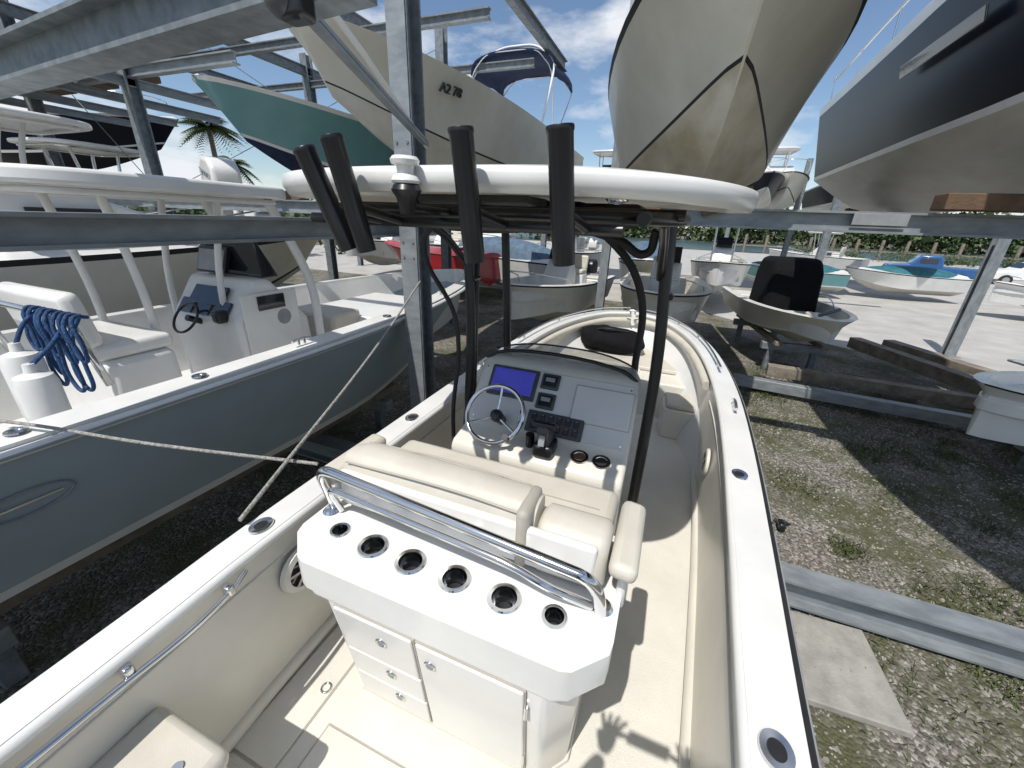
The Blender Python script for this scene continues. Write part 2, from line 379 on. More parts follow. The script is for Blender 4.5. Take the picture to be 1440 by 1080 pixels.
for z in(1.25,1.6):
    c=AF(.372,z,.016);cyl('door_hinge',c-Vector((0,0,.03)),c+Vector((0,0,.03)),.006,CHROME,LP,n=10)
box('seat_cushion',(.0,.42,1.955),(1.02,.40,.09),VINYL,LP,.035)
box('seat_cushion_seam',(.0,.46,2.001),(.9,.006,.003),VINYLD,LP)
def cushion(name,x0,x1,y,z,th,h,lean,m,par=LP):
    n=14;vs=[];fs=[];k=20
    for i in range(n+1):
        x=x0+(x1-x0)*i/n;e=min(1,min(i,n-i)/1.6+.35)
        for j in range(k):
            a=2*math.pi*j/k;ca,sa=math.cos(a),math.sin(a)
            yy=th/2*math.copysign(abs(ca)**.6,ca)*(.6+.4*e);zz=h/2*math.copysign(abs(sa)**.6,sa)*(.75+.25*e)
            vs.append((x,y+yy+zz*lean,z+zz))
    for i in range(n):
        for j in range(k):fs.append((i*k+j,i*k+(j+1)%k,(i+1)*k+(j+1)%k,(i+1)*k+j))
    fs.append(tuple(range(k)));fs.append(tuple(n*k+i for i in range(k))[::-1])
    return mesh(name,vs,fs,m,par,smooth=True,autos=60)
cushion('backrest',-.50,.28,.23,2.055,.16,.22,.15,VINYL)
cushion('backrest_pad',.29,.52,.225,2.025,.16,.19,.15,VINYL)
tube('backrest_piping',[(-.47,.165,2.135),(0,.163,2.15),(.26,.165,2.135)],.004,VINYLD,LP)
tube('backrest_piping',[(-.47,.305,2.145),(0,.305,2.16),(.26,.305,2.145)],.004,VINYLD,LP)
box('backrest_strap',(.25,.215,2.055),(.045,.170,.228),VINYLD,LP,.05)
box('backrest_shell',(.0,.155,2.03),(.98,.03,.15),WHITE,LP,.012)
rtube('backrest_rail',[(-.53,.14,1.92),(-.535,.09,2.14),(.48,.05,2.09),(.515,.06,2.04),(.53,.10,1.92)],.019,CHROME,LP,rad=.08)
rtube('backrest_rail',[(-.49,.13,1.93),(-.49,.08,2.07),(.24,.055,2.035),(.38,.05,2.0),(.50,.10,1.93)],.013,CHROME,LP,rad=.06)
for x in(-.53,.53):lathe('rail_base',[(.0,.012),(.026,.010),(.034,.0)],(x,.12,1.921),CHROME,LP)
for s,x in((-1,-.56),(1,.570)):
    box('armrest',(x,.30,2.05),(.085,.34,.06),VINYL,LP,.025,rot=(0,R(6),0))
    box('armrest_panel',(x+.005,.32,1.96),(.03,.28,.19),WHITE,LP,.012)
# ---------------- console
CO=bpy.data.objects.new('console',None);link(CO,MB)
prof=[(.90,1.07),(.86,1.62),(.78,1.68),(.765,1.90),(.79,1.935),(.925,1.965),(1.165,2.255),(1.21,2.28),(1.42,2.26),(1.75,2.0),(1.95,1.6),(2.0,1.07)]
ins=[0,0,0,0,0,0,.0,.01,.05,.09,.1,.1]
xprofile('console_body',prof,-.375,.505,CREAM,CO,b=.025,inset=ins)
ang=math.atan2(.29,.24);dn=Vector((0,-math.sin(ang),math.cos(ang)));du=Vector((0,math.cos(ang),math.sin(ang)));da=ang
def DP(x,s,o=.0):
    return Vector((x,.925,1.965))+du*s+dn*o
def dbox(name,x,s,w,h,m,o=.004,d=.012,b=.004):
    return box(name,DP(x,s,o),(w,h,d),m,CO,b,rot=(da,0,0))
dbox('dash_panel_board',.065,.198,.82,.33,DASHP,.0,.01,.02)
dbox('display_bezel',-.16,.27,.275,.175,DGREY,.010,.016,.012)
dbox('display_screen',-.16,.273,.235,.135,SCREEN,.0195,.004)
for s in(.31,.20):
    dbox('gauge_bezel',.045,s,.10,.088,DGREY,.010,.016,.01);dbox('gauge_glass',.045,s,.074,.060,GLASS,.020,.004)
    dbox('gauge_readout',.045,s+.008,.05,.022,LGREY,.0225,.002,.0)
dbox('switch_panel',.12,.085,.30,.115,DGREY,.010,.014,.01)
for i in range(6):
    for j in range(2):
        dbox('rocker_switch',.008+i*.045,.063+j*.046,.026,.034,BLACK,.021,.012,.003)
        dbox('switch_legend',.008+i*.045,.063+j*.046+.012,.014,.003,LGREY,.0275,.001,.0)
dbox('glovebox_gasket',.335,.225,.30,.20,VINYLD,.0055,.006,.02)
dbox('glovebox_lid',.335,.225,.292,.192,DASHP,.010,.012,.02)
torus('key_switch',DP(-.06,.06,.012),.015,.004,CHROME,CO,rot=(da,0,0),n=16,k=6)
torus('knob_switch',DP(-.06,.12,.012),.012,.004,BLACK,CO,rot=(da,0,0),n=16,k=6)
for x in(-.33,.46):
    for s in(.05,.34):
        q=DP(x,s,.006);cyl('panel_screw',q,q+dn*.003,.005,CHROME,CO,n=8)
wc=Vector((-.165,.86,2.09));wt=R(50)
W=bpy.data.objects.new('steering_wheel',None);W.location=wc;W.rotation_euler=(wt,0,0);link(W,CO)
torus('wheel_rim',(0,0,0),.15,.0115,CHROME,W,n=48)
for a in(90,210,330):
    ar=R(a);tube('wheel_spoke',[(.03*math.cos(ar),.03*math.sin(ar),-.03),(.09*math.cos(ar),.09*math.sin(ar),-.02),(.15*math.cos(ar),.15*math.sin(ar),0)],.007,CHROME,W)
lathe('wheel_hub',[(0,.01),(.025,.005),(.034,-.02),(.03,-.05),(.025,-.13)],(0,0,-.01),[BLACK],W)
tube('wheel_knob',[(.10,-.11,.0),(.10,-.11,.045)],.016,BLACK,W,smooth=False)
box('throttle_base',(.115,.85,1.975),(.10,.13,.07),BLACK,CO,.02)
xprofile('throttle_head',[(.80,1.99),(.90,2.0),(.86,2.10),(.80,2.13),(.77,2.10)],.085,.145,DGREY,CO,b=.015)
box('throttle_handle',(.115,.80,2.12),(.12,.032,.032),BLACK,CO,.014)
box('trim_switch',(.115,.778,2.06),(.03,.01,.08),LGREY,CO,.003,rot=(R(-15),0,0))
cyl('joystick',(.03,.87,1.94),(.03,.86,2.02),.022,BLACK,CO,n=14)
for x in(.285,.39):
    lathe('console_cup_holder',[(0,-.0),(.026,.002),(.030,.009),(.043,.009),(.046,.0)],(x,.865,1.951),CHROME,CO,rot=(R(12),0,0))
    cyl('cup_recess',(x,.865,1.952),(x,.864,1.9575),.029,WOODR if x<.3 else RUBBER,CO)
box('footrest_recess',(.065,.868,1.42),(.62,.03,.30),VINYLD,CO,.01,rot=(R(-4),0,0))
box('console_shelf_pad',(.065,.770,1.79),(.76,.02,.13),CREAM,CO,.01)
vs=[];fs=[];n=14
for i in range(n+1):
    a=-1+2*i/n;x=.065+.41*math.copysign(abs(a)**.8,a);y=1.30-.08*abs(a)**3
    vs+= [(x,y,2.265),(x*.97,y+.04,2.345-.04*abs(a)**2)]
for i in range(n):fs.append((2*i,2*i+2,2*i+3,2*i+1))
ws=mesh('windshield',vs,fs,ACRYL,CO,smooth=True);m=ws.modifiers.new('s','SOLIDIFY');m.thickness=.006
tube('windshield_trim',[vs[2*i+1] for i in range(n+1)],.005,BLACK,CO,smooth=False)
tube('console_grab_rail',[(-.36,1.19,2.26),(-.30,1.21,2.30),(.4,1.21,2.30),(.48,1.19,2.26)],.010,BLACK,CO)
box('console_forward_seat',(.065,2.2,1.3),(.62,.42,.46),CREAM,CO,.05)
box('forward_seat_cushion',(.065,2.2,1.56),(.60,.42,.08),VINYL,CO,.035)
# ---------------- T-top
TT=bpy.data.objects.new('t_top',None);link(TT,MB)
tcx,tcy,tax,tay=-.105,1.32,.895,1.15
nu,nr=80,7;vs=[];fs=[]
def tp(a,rr):
    ca,sa=math.cos(a),math.sin(a);p=.66
    return (tcx+tax*rr*math.copysign(abs(ca)**p,ca),tcy+tay*rr*math.copysign(abs(sa)**p,sa))
radii=[.001,.3,.6,.85,.95,.985,1.0]
rows=[(rr,3.175-.055*rr**2.5) for rr in radii]+[(1.005,3.105),(1.004,3.085),(.992,3.062),(.965,3.060),(.95,3.078)]+[(rr,3.095) for rr in(.85,.5,.2,.001)]
for rr,z in rows:
    for i in range(nu):
        x,y=tp(2*math.pi*i/nu,rr);vs.append((x,y,z+(y-.2)*.028-.03*(abs(x-tcx)/.9)**3))
for j in range(len(rows)-1):
    for i in range(nu):fs.append((j*nu+i,j*nu+(i+1)%nu,(j+1)*nu+(i+1)%nu,(j+1)*nu+i))
mi=[0 if j<10 else 1 for j in range(len(rows)-1) for i in range(nu)]
mesh('hardtop_shell',vs,fs,[WHITE,CREAM],TT,smooth=True,mi=mi,autos=70)
fr=.021
rtube('top_frame',[(-.62,.36,3.015),(.42,.36,3.015),(.56,.7,3.02),(.56,2.2,3.06),(-.68,2.2,3.06),(-.74,.7,3.02)],fr,BLACK,TT,cyclic=True,rad=.16)
rtube('top_frame_lower',[(-.60,.30,2.985),(.42,.30,2.985)],.016,BLACK,TT)
for y in(.62,.95,1.3,1.7,2.0):tube('top_crossbar',[(-.70,y,3.02+y*.018),(.56,y,3.02+y*.018)],.018,BLACK,TT,smooth=False)
for x in(-.40,-.1,.20,.46):
    tube('top_longeron',[(x,.36,3.015),(x,2.2,3.06)],.018,BLACK,TT,smooth=False)
for x,xt in((-.445,-.50),(.56,.50)):
    rtube('rear_leg',[(x,1.05,1.07),(x,1.08,1.7),(x,1.16,2.4),(xt,1.20,3.03)],.027,BLACK,TT,rad=.3)
    rtube('rear_leg_brace',[(x,1.15,1.4),(x,1.18,2.3),(xt,1.34,3.03)],.020,BLACK,TT,rad=.3)
    rtube('front_leg',[(x,1.74,1.07),(x,1.70,2.2),(xt,1.72,3.04)],.027,BLACK,TT,rad=.3)
    rtube('top_gusset',[(xt,1.19,2.78),(xt,.98,2.93),(xt,.70,3.01)],.018,BLACK,TT,rad=.12)
    for z in(1.5,1.9,2.3,2.7):tube('leg_rung',[(x,1.10+ (z-1.5)*.06,z),(x,1.18+(z-1.5)*.05,z)],.013,BLACK,TT,smooth=False)
tube('cable_harness',[(-.46,1.0,1.2),(-.50,1.02,1.9),(-.47,1.02,2.5),(-.60,.95,2.88),(-.45,.9,3.0)],.012,RUBBER,TT)
tube('cable_harness',[(.45,1.20,2.98),(.42,1.22,2.88),(.30,1.2,2.93),(.0,1.2,3.0)],.020,RUBBER,TT)
tube('cable_harness',[(.44,1.5,2.2),(.40,1.42,2.70),(.20,1.35,2.95),(.1,1.3,3.0)],.020,RUBBER,TT)
tube('cable_harness',[(-.35,.5,3.0),(-.1,.45,2.97),(.2,.5,2.985),(.4,.6,3.0)],.012,RUBBER,TT)
box('electronics_box',(.0,1.5,3.05),(.75,.7,.07),BLACK,TT,.02)
box('life_vest_bag',(-.15,.95,3.045),(.75,.5,.05),CANVAS,TT,.02)
box('hatch_frame',(-.12,.62,3.06),(.42,.22,.03),DGREY,TT,.01)
for x in(-.45,-.05,.33):lathe('dome_light',[(0,-.018),(.03,-.014),(.042,0)],(x,.75,3.082),CHROME,TT)
def rodh(p0,p1,r=.0265):
    p0=Vector(p0);p1=Vector(p1);q=(p1-p0).to_track_quat('Z','Y');l=(p1-p0).length
    e=bpy.data.objects.new('rocket_launcher',None);e.location=p0;e.rotation_mode='QUATERNION';e.rotation_quaternion=q;link(e,TT)
    lathe('launcher_tube',[(r*.5,.0),(r*.93,.0),(r*.96,.008),(r,l*.3),(r*1.03,l*.95),(r*1.09,l*.965),(r*1.1,l*.99),(r*1.05,l),(r*.9,l),(r*.86,l*.8),(r*.8,.1),(0,.1)],(0,0,0),[BLACK],e,n=28)
    a=p0.lerp(p1,.42)
    tube('launcher_bracket',[a,(a.x+.02,.30,2.985)],.013,BLACK,TT,smooth=False)
rodh((-.305,.13,2.905),(-.380,.09,3.152));rodh((-.243,.13,2.905),(-.286,.09,3.178))
rodh((.091,.13,2.900),(.070,.10,3.184));rodh((.319,.13,2.910),(.295,.10,3.180))
lathe('nav_light',[(.0,.062),(.03,.06),(.036,.052),(.033,.043),(.022,.040),(.02,.022),(.032,.016),(.036,.006),(.032,.0)],(-.105,.135,3.075),[WHITE],TT)
lathe('nav_light_base',[(.0,0),(.032,-.002),(.038,-.014),(.026,-.032),(.018,-.07)],(-.105,.135,3.074),[BLACK],TT)
tube('nav_light_bracket',[(-.105,.135,3.02),(-.105,.36,3.015)],.010,BLACK,TT,smooth=False)
def blob(name,c,s,m,par=None,seed=1,amp=.15,zmin=None,sub=3):
    bm=bmesh.new();bmesh.ops.create_icosphere(bm,subdivisions=sub,radius=1)
    rnd=random.Random(seed);ph=[(Vector((rnd.uniform(-1,1),rnd.uniform(-1,1),rnd.uniform(-1,1)))*4,rnd.uniform(0,6)) for _ in range(7)]
    for v in bm.verts:
        k=1+amp*sum(math.sin(d.dot(v.co)+p) for d,p in ph)/4
        v.co=Vector((v.co.x*s[0]*k,v.co.y*s[1]*k,v.co.z*s[2]*k))
        if zmin is not None and v.co.z<zmin:v.co.z=zmin
    me=bpy.data.meshes.new(name);bm.to_mesh(me);bm.free();me.materials.append(m)
    for p in me.polygons:p.use_smooth=True
    o=bpy.data.objects.new(name,me);o.location=c;return link(o,par)
BG=empty('gear_bag',(-.04,4.22,1.64))
blob('bag_body',(0,0,0),(.40,.22,.17),CANVAS,BG,3,.18,-.12,4)
blob('bag_flap',(-.18,-.02,.04),(.20,.2,.15),CANVAS,BG,8,.2,-.12,3)
tube('bag_strap',[(-.2,-.1,.14),(-.05,-.19,.19),(.1,-.14,.17),(.2,-.02,.14)],.012,RUBBER,BG)
# ================================================================ PHOTOGRAPHER (casts the shadow on the deck)
PH=empty('photographer',(.50,-1.28,1.075))
def skin(name,verts,edges,m,par,root=0,sub=2):
    me=bpy.data.meshes.new(name);me.from_pydata([v[:3] for v in verts],edges,[]);me.materials.append(m)
    o=bpy.data.objects.new(name,me);link(o,par)
    o.modifiers.new('skin','SKIN')
    for i,v in enumerate(verts):
        me.skin_vertices[0].data[i].radius=(v[3],v[3]*(v[4] if len(v)>4 else 1));me.skin_vertices[0].data[i].use_root=(i==root)
    s=o.modifiers.new('sub','SUBSURF');s.levels=sub;s.render_levels=sub
    return o
bv=[(0,0,.92,.15,.75),(0,-.01,1.12,.14,.75),(0,0,1.34,.17,.7),(0,0,1.48,.07),(0,.01,1.56,.06),
    (-.10,0,.86,.09),(-.11,.03,.48,.06),(-.11,0,.09,.042),(-.11,.14,.04,.04),
    (.10,0,.86,.09),(.11,.03,.48,.06),(.11,0,.09,.042),(.11,.14,.04,.04),
    (-.19,0,1.42,.06),(-.26,.16,1.62,.045),(-.10,.38,1.84,.03),
    (.19,0,1.42,.06),(.30,.16,1.62,.045),(.20,.38,1.84,.03)]
be=[(0,1),(1,2),(2,3),(3,4),(0,5),(5,6),(6,7),(7,8),(0,9),(9,10),(10,11),(11,12),(2,13),(13,14),(14,15),(2,16),(16,17),(17,18)]
try:
    skin('body',bv,be,SHIRT,PH)
    blob('head',(0,.03,1.70),(.075,.095,.12),SKIN,PH,2,.03)
    box('nose',(0,.125,1.69),(.025,.03,.045),SKIN,PH,.01)
    blob('hair',(0,-.0,1.745),(.085,.10,.095),WOODR,PH,5,.06)
    for s in(-1,1):
        blob('eye',(s*.03,.113,1.715),(.012,.008,.008),DGREY,PH,1,0);blob('ear',(s*.078,.02,1.70),(.012,.02,.03),SKIN,PH,1,.02)
    box('mouth',(0,.118,1.645),(.045,.01,.010),RED,PH,.004)
    for s,hx in((-1,-.10),(1,.20)):
        hv=[(hx,.38,1.84,.026),(hx-s*.0,.41,1.88,.036,.5),(hx,.425,1.92,.036,.5)];he=[(0,1),(1,2)]
        for k in range(4):
            fx=hx+(-.03+.02*k);b=len(hv);l=(.075,.085,.09,.07)[k]
            hv+= [(fx*1.0,.43,1.945,.010),(fx+(-.012+.008*k),.435,1.945+l*.5,.009),(fx+(-.02+.014*k),.425,1.945+l,.008)]
            he+= [(2,b),(b,b+1),(b+1,b+2)]
        b=len(hv);hv+= [(hx-s*-.045,.42,1.90,.011),(hx+s*-.075,.43,1.93,.010)];he+= [(1,b),(b,b+1)]
        skin('hand',hv,he,SKIN,PH,0,1)
    box('phone',(.05,.43,1.93),(.16,.010,.08),BLACK,PH,.006)
except Exception as ex:
    print('figure',ex)
# ================================================================ LEFT BOAT
LB=empty('bay_boat',(-3.62,-1.9,0))
st2=sym_st(8.7,2.75,1.90,.12,26)
hull('hull',st2,1.35,1.22,.20,[BOTTOMW,WHITE,GREYBLUE,WHITE,WHITE,WHITE,WHITE],LB,dead=.26,rake=.8,chf=.74,flare=.7,us=[0,.07,.3,.55,.8,.91,1])
for s in(1,2):
    tube('rub_rail',[(r[s]+(.01 if s==2 else -.01),r[0],r[3]-.05) for r in st2[:-1]],.028,WHITE,LB,smooth=False)
    tube('rub_rail_insert',[(r[s]+(.035 if s==2 else -.035),r[0],r[3]-.05) for r in st2[:-1]],.008,LGREY,LB,smooth=False)
console_simple(LB,(-.05,3.95),1.22,.95,1.15)
seat_simple(LB,(.05,2.75),1.25,.95,WHITE,WHITE)
ttop_simple(LB,(-.2,3.35),1.85,2.1,3.20,1.22,WHITE,WHITE,.10)
for x in(-.5,.5):
    rtube('tower_leg',[(x,4.45,1.22),(x,4.45,2.3),(x*.9,4.1,3.1)],.045,WHITE,LB,rad=.3)
box('console_side_panel',(.437,3.95,1.85),(.02,.62,.8),WHITE,LB,.01)
cyl('console_badge',(.44,4.07,1.98),(.45,4.07,1.98),.08,LGREY,LB)
box('side_window',(.452,3.95,2.15),(.012,.30,.14),GLASS,LB,.004)
for i in range(3):
    box('dash_gauge_panel',(-.30+i*.25,3.61,2.10),(.2,.02,.16),GLASS,LB,.005,rot=(R(-38),0,0))
box('chart_display',(-.2,3.90,2.52),(.42,.05,.26),BLACK,LB,.01,rot=(R(-20),0,0));box('display_glass',(-.2,3.87,2.52),(.37,.01,.21),LGREY,LB,.004,rot=(R(-20),0,0))
torus('helm_wheel',(-.1,3.45,2.02),.15,.012,BLACK,LB,rot=(R(55),0,0));cyl('helm_hub',(-.1,3.46,2.02),(-.1,3.6,1.95),.03,BLACK,LB)
box('engine_control',(.25,3.55,2.05),(.1,.12,.12),BLACK,LB,.03)
box('livewell',(0,1.6,1.5),(1.5,.6,.6),WHITE,LB,.05);box('rear_seat',(-.1,.75,1.5),(1.9,.5,.5),WHITE,LB,.05)
box('livewell_lid',(-.3,1.6,1.81),(.5,.4,.02),LGREY,LB,.006);box('livewell_lid',(.35,1.6,1.81),(.5,.4,.02),WHITE,LB,.006)
box('bow_deck',(0,6.0,1.5),(1.3,1.6,.5),WHITE,LB,.05)
box('cooler_seat',(0,5.0,1.55),(.8,.5,.6),VINYL,LB,.05)
for y in(1.3,3.6,6.2):
    r=min(st2,key=lambda r:abs(r[0]-y));cleat(LB,(r[2]-.1,r[0],r[3]+.02))
for y in(2.0,2.9,4.9):
    r=min(st2,key=lambda r:abs(r[0]-y));lathe('rod_holder',[(.0,.002),(.024,.003),(.026,.008),(.045,.007),(.048,0)],(r[2]-.1,r[0],r[3]+.014),CHROME,LB)
rtube('seat_rail',[(-.45,2.40,1.9),(-.46,2.32,2.36),(.86,2.30,2.36),(.85,2.38,1.9)],.022,CHROME,LB,rad=.12)
for i,(x,y,z) in enumerate(((.62,2.12,1.70),(.92,2.05,1.64))):
    lathe('white_fender',[(0,.0),(.05,.004),(.085,.03),(.092,.08),(.092,.40),(.08,.45),(.03,.47),(.025,.52),(0,.52)],(x,y,z),[WHITE],LB)
    lathe('fender_foot',[(0,-.03),(.03,-.03),(.035,.01)],(x,y,z),[BLACK],LB)
    tube('fender_line',[(x,y,z+.5),(x-.02,2.2,z+.62),(x-.06,2.3,2.38)],.012,BLUER,LB)
rnd=random.Random(4)
for i in range(9):
    x=.50+.062*i+rnd.uniform(-.02,.02);h=rnd.uniform(.22,.52);w_=rnd.uniform(.03,.09)
    tube('mooring_rope',[(x,2.33,2.38),(x+.02,2.26,2.39),(x+w_,2.24,2.38-h*.6),(x+w_*.5,2.245,2.38-h),(x-w_*.5,2.245,2.38-h*.95),(x-w_*.8,2.25,2.38-h*.5),(x-.01,2.3,2.39)],.011,BLUER,LB)
def hull_mark(par,c,rot):
    e=bpy.data.objects.new('hull_emblem',None);e.location=c;e.rotation_euler=rot;e.scale=(1,.45,1);link(e,par)
    torus('emblem_ring',(0,0,0),.19,.008,LGREY,e,n=40,k=6)
    box('emblem_bar',(0,0,.002),(.30,.03,.006),CHROME,e,.003)
hull_mark(LB,(1.205,1.75,1.52),(R(108),R(0),R(90)))
def cradle(par,xs,ys,z1,z0=0):
    for y in ys:
        box('bunk_crossbeam',(sum(xs)/2,y,z1-.12),(abs(xs[1]-xs[0])+.4,.14,.16),GALV,par,.01)
        for x in xs:box('cradle_post',(x,y,(z0+z1-.2)/2),(.12,.12,z1-.2-z0),GALVD,par,.01)
    for x in xs:box('bunk_timber',(x,(ys[0]+ys[-1])/2,z1+.02),(.14,ys[-1]-ys[0]+.8,.10),WOOD,par,.01)
CR=empty('boat_cradle');cradle(CR,(-.4,.65),(-1.0,2.45),.50)
CR2=empty('boat_cradle',(-3.62,0,0));cradle(CR2,(-.5,.5),(-.4,3.4),.58)
# ================================================================ OTHER BOATS
def boat(name,loc,rz,L,B,D,zs,ms,kind='open',rise=.25,extras=(),flare=.9,w=.14,floor=None,camber=.15,rake=.9,chf=.82,dead=.32,cr=.42,us=None,full=.4,fit=True):
    e=empty(name,loc,rz);s=sym_st(L,B,zs,rise,20,full=full)
    bot,stp,top,rub,cap=ms
    hull('hull',s,D,floor if floor is not None else zs-.55,w,[bot,stp,top,rub,cap,cap,cap],e,open_=(kind=='open'),flare=flare,camber=camber,rake=rake,chf=chf,dead=dead,cr=cr,us=us)
    fl=floor if floor is not None else zs-.55
    if kind=='open' and fit:
        bw=[r for r in s if r[0]>L*.70]
        poly=[(r[2]*.80,r[0]*.975) for r in bw]+[(r[1]*.80,r[0]*.975) for r in reversed(bw)]
        prism('bow_deck',poly,zs+rise*.5-.28,zs+rise*.5-.12,cap,e,b=.02)
        box('bow_deck_face',(0,L*.70,(fl+zs+rise*.5-.2)/2),(B*.66,.03,zs+rise*.5-.2-fl),cap,e,.0)
        box('bow_hatch',(0,L*.80,zs+rise*.5-.11),(B*.3,L*.07,.02),LGREY,e,.005)
        box('stern_bench',(0,L*.07,fl+.22),(B*.62,.45,.44),cap,e,.04);box('bench_cushion',(0,L*.07,fl+.48),(B*.60,.44,.08),VINYL,e,.03)
        box('cooler',(0,L*.62,fl+.2),(.55,.4,.4),WHITE,e,.04);box('cooler_cushion',(0,L*.62,fl+.43),(.53,.38,.07),VINYL,e,.03)
        rtube('bow_grab_rail',[(-B*.38,L*.62,zs+.02),(-B*.36,L*.66,zs+.22),(-B*.16,L*.90,zs+rise+.22),(B*.16,L*.90,zs+rise+.22),(B*.36,L*.66,zs+.22),(B*.38,L*.62,zs+.02)],.014,CHROME,e,rad=.15)
        for q in(.2,.5):
            for s_ in(-1,1):cleat(e,(s_*B*.45,L*q,zs+.02))
    for x in extras:
        if x=='console':console_simple(e,(0,L*.45),fl,.7,1.15);seat_simple(e,(0,L*.45-1.05),fl,.8)
        elif x=='ttop':ttop_simple(e,(0,L*.45),1.7,1.9,fl+2.1,fl,WHITE,CHROME)
        elif x=='ttopn':ttop_simple(e,(0,L*.45),1.7,1.9,fl+2.1,fl,NAVYC,CHROME)
        elif x=='motor':outboard(e,(0,-.28,zs-.55),0,WHITE,1.0)
        elif x=='motors':
            outboard(e,(-.33,-.3,zs-.55),0,WHITE,1.1,'TAMARO');outboard(e,(.33,-.3,zs-.55),0,WHITE,1.1,'TAMARO')
        elif x=='bmotor':outboard(e,(0,-.28,zs-.55),0,BLACK,.95)
        elif x=='cabin':
            xprofile('cabin_trunk',[(L*.36,zs),(L*.38,zs+.95),(L*.42,zs+1.0),(L*.56,zs+.55),(L*.80,zs+.12),(L*.80,zs)],-B*.33,B*.33,WHITE,e,b=.06,inset=[0,.12,.14,.1,.3,.3])
            xprofile('cabin_window',[(L*.415,zs+.93),(L*.55,zs+.56),(L*.565,zs+.50),(L*.43,zs+.9)],-B*.25,B*.25,GLASS,e,b=.01)
            for s_ in(-1,1):box('side_window',(s_*B*.315,L*.45,zs+.52),(.03,L*.10,.22),GLASS,e,.01,rot=(0,R(-8)*s_,0))
            ttop_simple(e,(0,L*.40),B*.62,L*.26,zs+1.75,zs+.1,WHITE,WHITE)
            tube('cabin_rail',[(-B*.40,L*.5,zs+.3),(-B*.36,L*.75,zs+rise+.4),(0,L*.96,zs+rise+.5),(B*.36,L*.75,zs+rise+.4),(B*.40,L*.5,zs+.3)],.016,CHROME,e)
        elif x=='bimini':
            n=12;vs=[];fs=[]
            for j in range(7):
                for i in range(n+1):
                    a=math.pi*i/n;vs.append((-math.cos(a)*1.0,L*.12+j*.32,zs+1.35+.42*math.sin(a)**.6+.05*math.sin(j*1.05)))
            for j in range(6):
                for i in range(n):fs.append((j*(n+1)+i,j*(n+1)+i+1,(j+1)*(n+1)+i+1,(j+1)*(n+1)+i))
            o=mesh('bimini_canvas',vs,fs,NAVYC,e,smooth=True);m=o.modifiers.new('s','SOLIDIFY');m.thickness=.02
            for y in(.12,.12+1.9/L):
                rtube('bimini_bow',[(-1.0,L*.27,zs),(-1.0,L*y,zs+1.35),(-.6,L*y,zs+1.74),(.6,L*y,zs+1.74),(1.0,L*y,zs+1.35),(1.0,L*.27,zs)],.016,CHROME,e,rad=.2)
            rtube('arch',[(-1.1,L*.42,zs),(-1.0,L*.30,zs+1.5),(-.5,L*.28,zs+1.95),(.5,L*.28,zs+1.95),(1.0,L*.30,zs+1.5),(1.1,L*.42,zs)],.028,WHITE,e,rad=.35)
        elif x=='cover':
            blob('boat_cover',(0,L*.45,zs),(B*.47,L*.46,.75),BLUEC,e,5,.10,-.05)
        elif x=='coverteal':
            blob('boat_cover',(0,L*.45,zs),(B*.45,L*.40,.45),TEALC,e,9,.10,-.05)
    return e
W5=(BOTTOMW,WHITE,WHITE,RUBBER,WHITE)
b1=boat('sport_cruiser',(.10,11.2,0),math.pi+R(5),8.5,2.80,1.60,4.74,(BOTTOM,RUBBER,HULLC,RUBBER,WHITE),'closed',rise=.33,flare=.9,rake=.95,chf=.76,dead=.36,cr=.33,us=[0,.04,.3,.55,.8,.95,1])
b2=boat('bowrider_boat',(-3.75,12.5,0),math.pi,9.2,2.6,1.25,4.80,(BOTTOMW,RUBBER,HULLC,HULLC,WHITE),'closed',rise=.20,extras=('bimini',),rake=.8,dead=.30,us=[0,.035,.3,.55,.8,.93,1])
text('registration_number','A2 78',(-.87,7.25,4.69),(R(115),0,R(-107)),.17,DGREY,b2,.02)
b3=boat('skiff_boat',(-6.3,11.5,0),math.pi,7.6,2.5,1.25,4.5,(NAVYC,WHITE,TEAL,WHITE,WHITE),'closed',rise=.25,extras=('console',),rake=.9,dead=.25)
b4=boat('motor_yacht',(4.15,10.6,0),math.pi,11.5,3.0,2.0,5.35,(BOTTOMW,WHITE,NAVY,WHITE,WHITE),'closed',rise=.35,extras=('cabin',),flare=.9,rake=.9,dead=.34,full=.55,us=[0,.05,.3,.5,.80,.90,1])
for s_ in(-1,1):
    box('hull_window',(s_*1.478,5.0,4.82),(.02,1.6,.14),GLASS,b4,.02,rot=(0,R(14)*s_,0))
    tube('side_rail',[(s_*1.35,.3,5.75),(s_*1.40,4,5.85),(s_*1.3,7,5.95),(s_*.8,10,6.05)],.02,CHROME,b4)
    for q in range(6):cyl('rail_post',(s_*1.36,.5+q*1.3,5.4),(s_*1.38,.5+q*1.3,5.80+.03*q),.014,CHROME,b4,n=8)
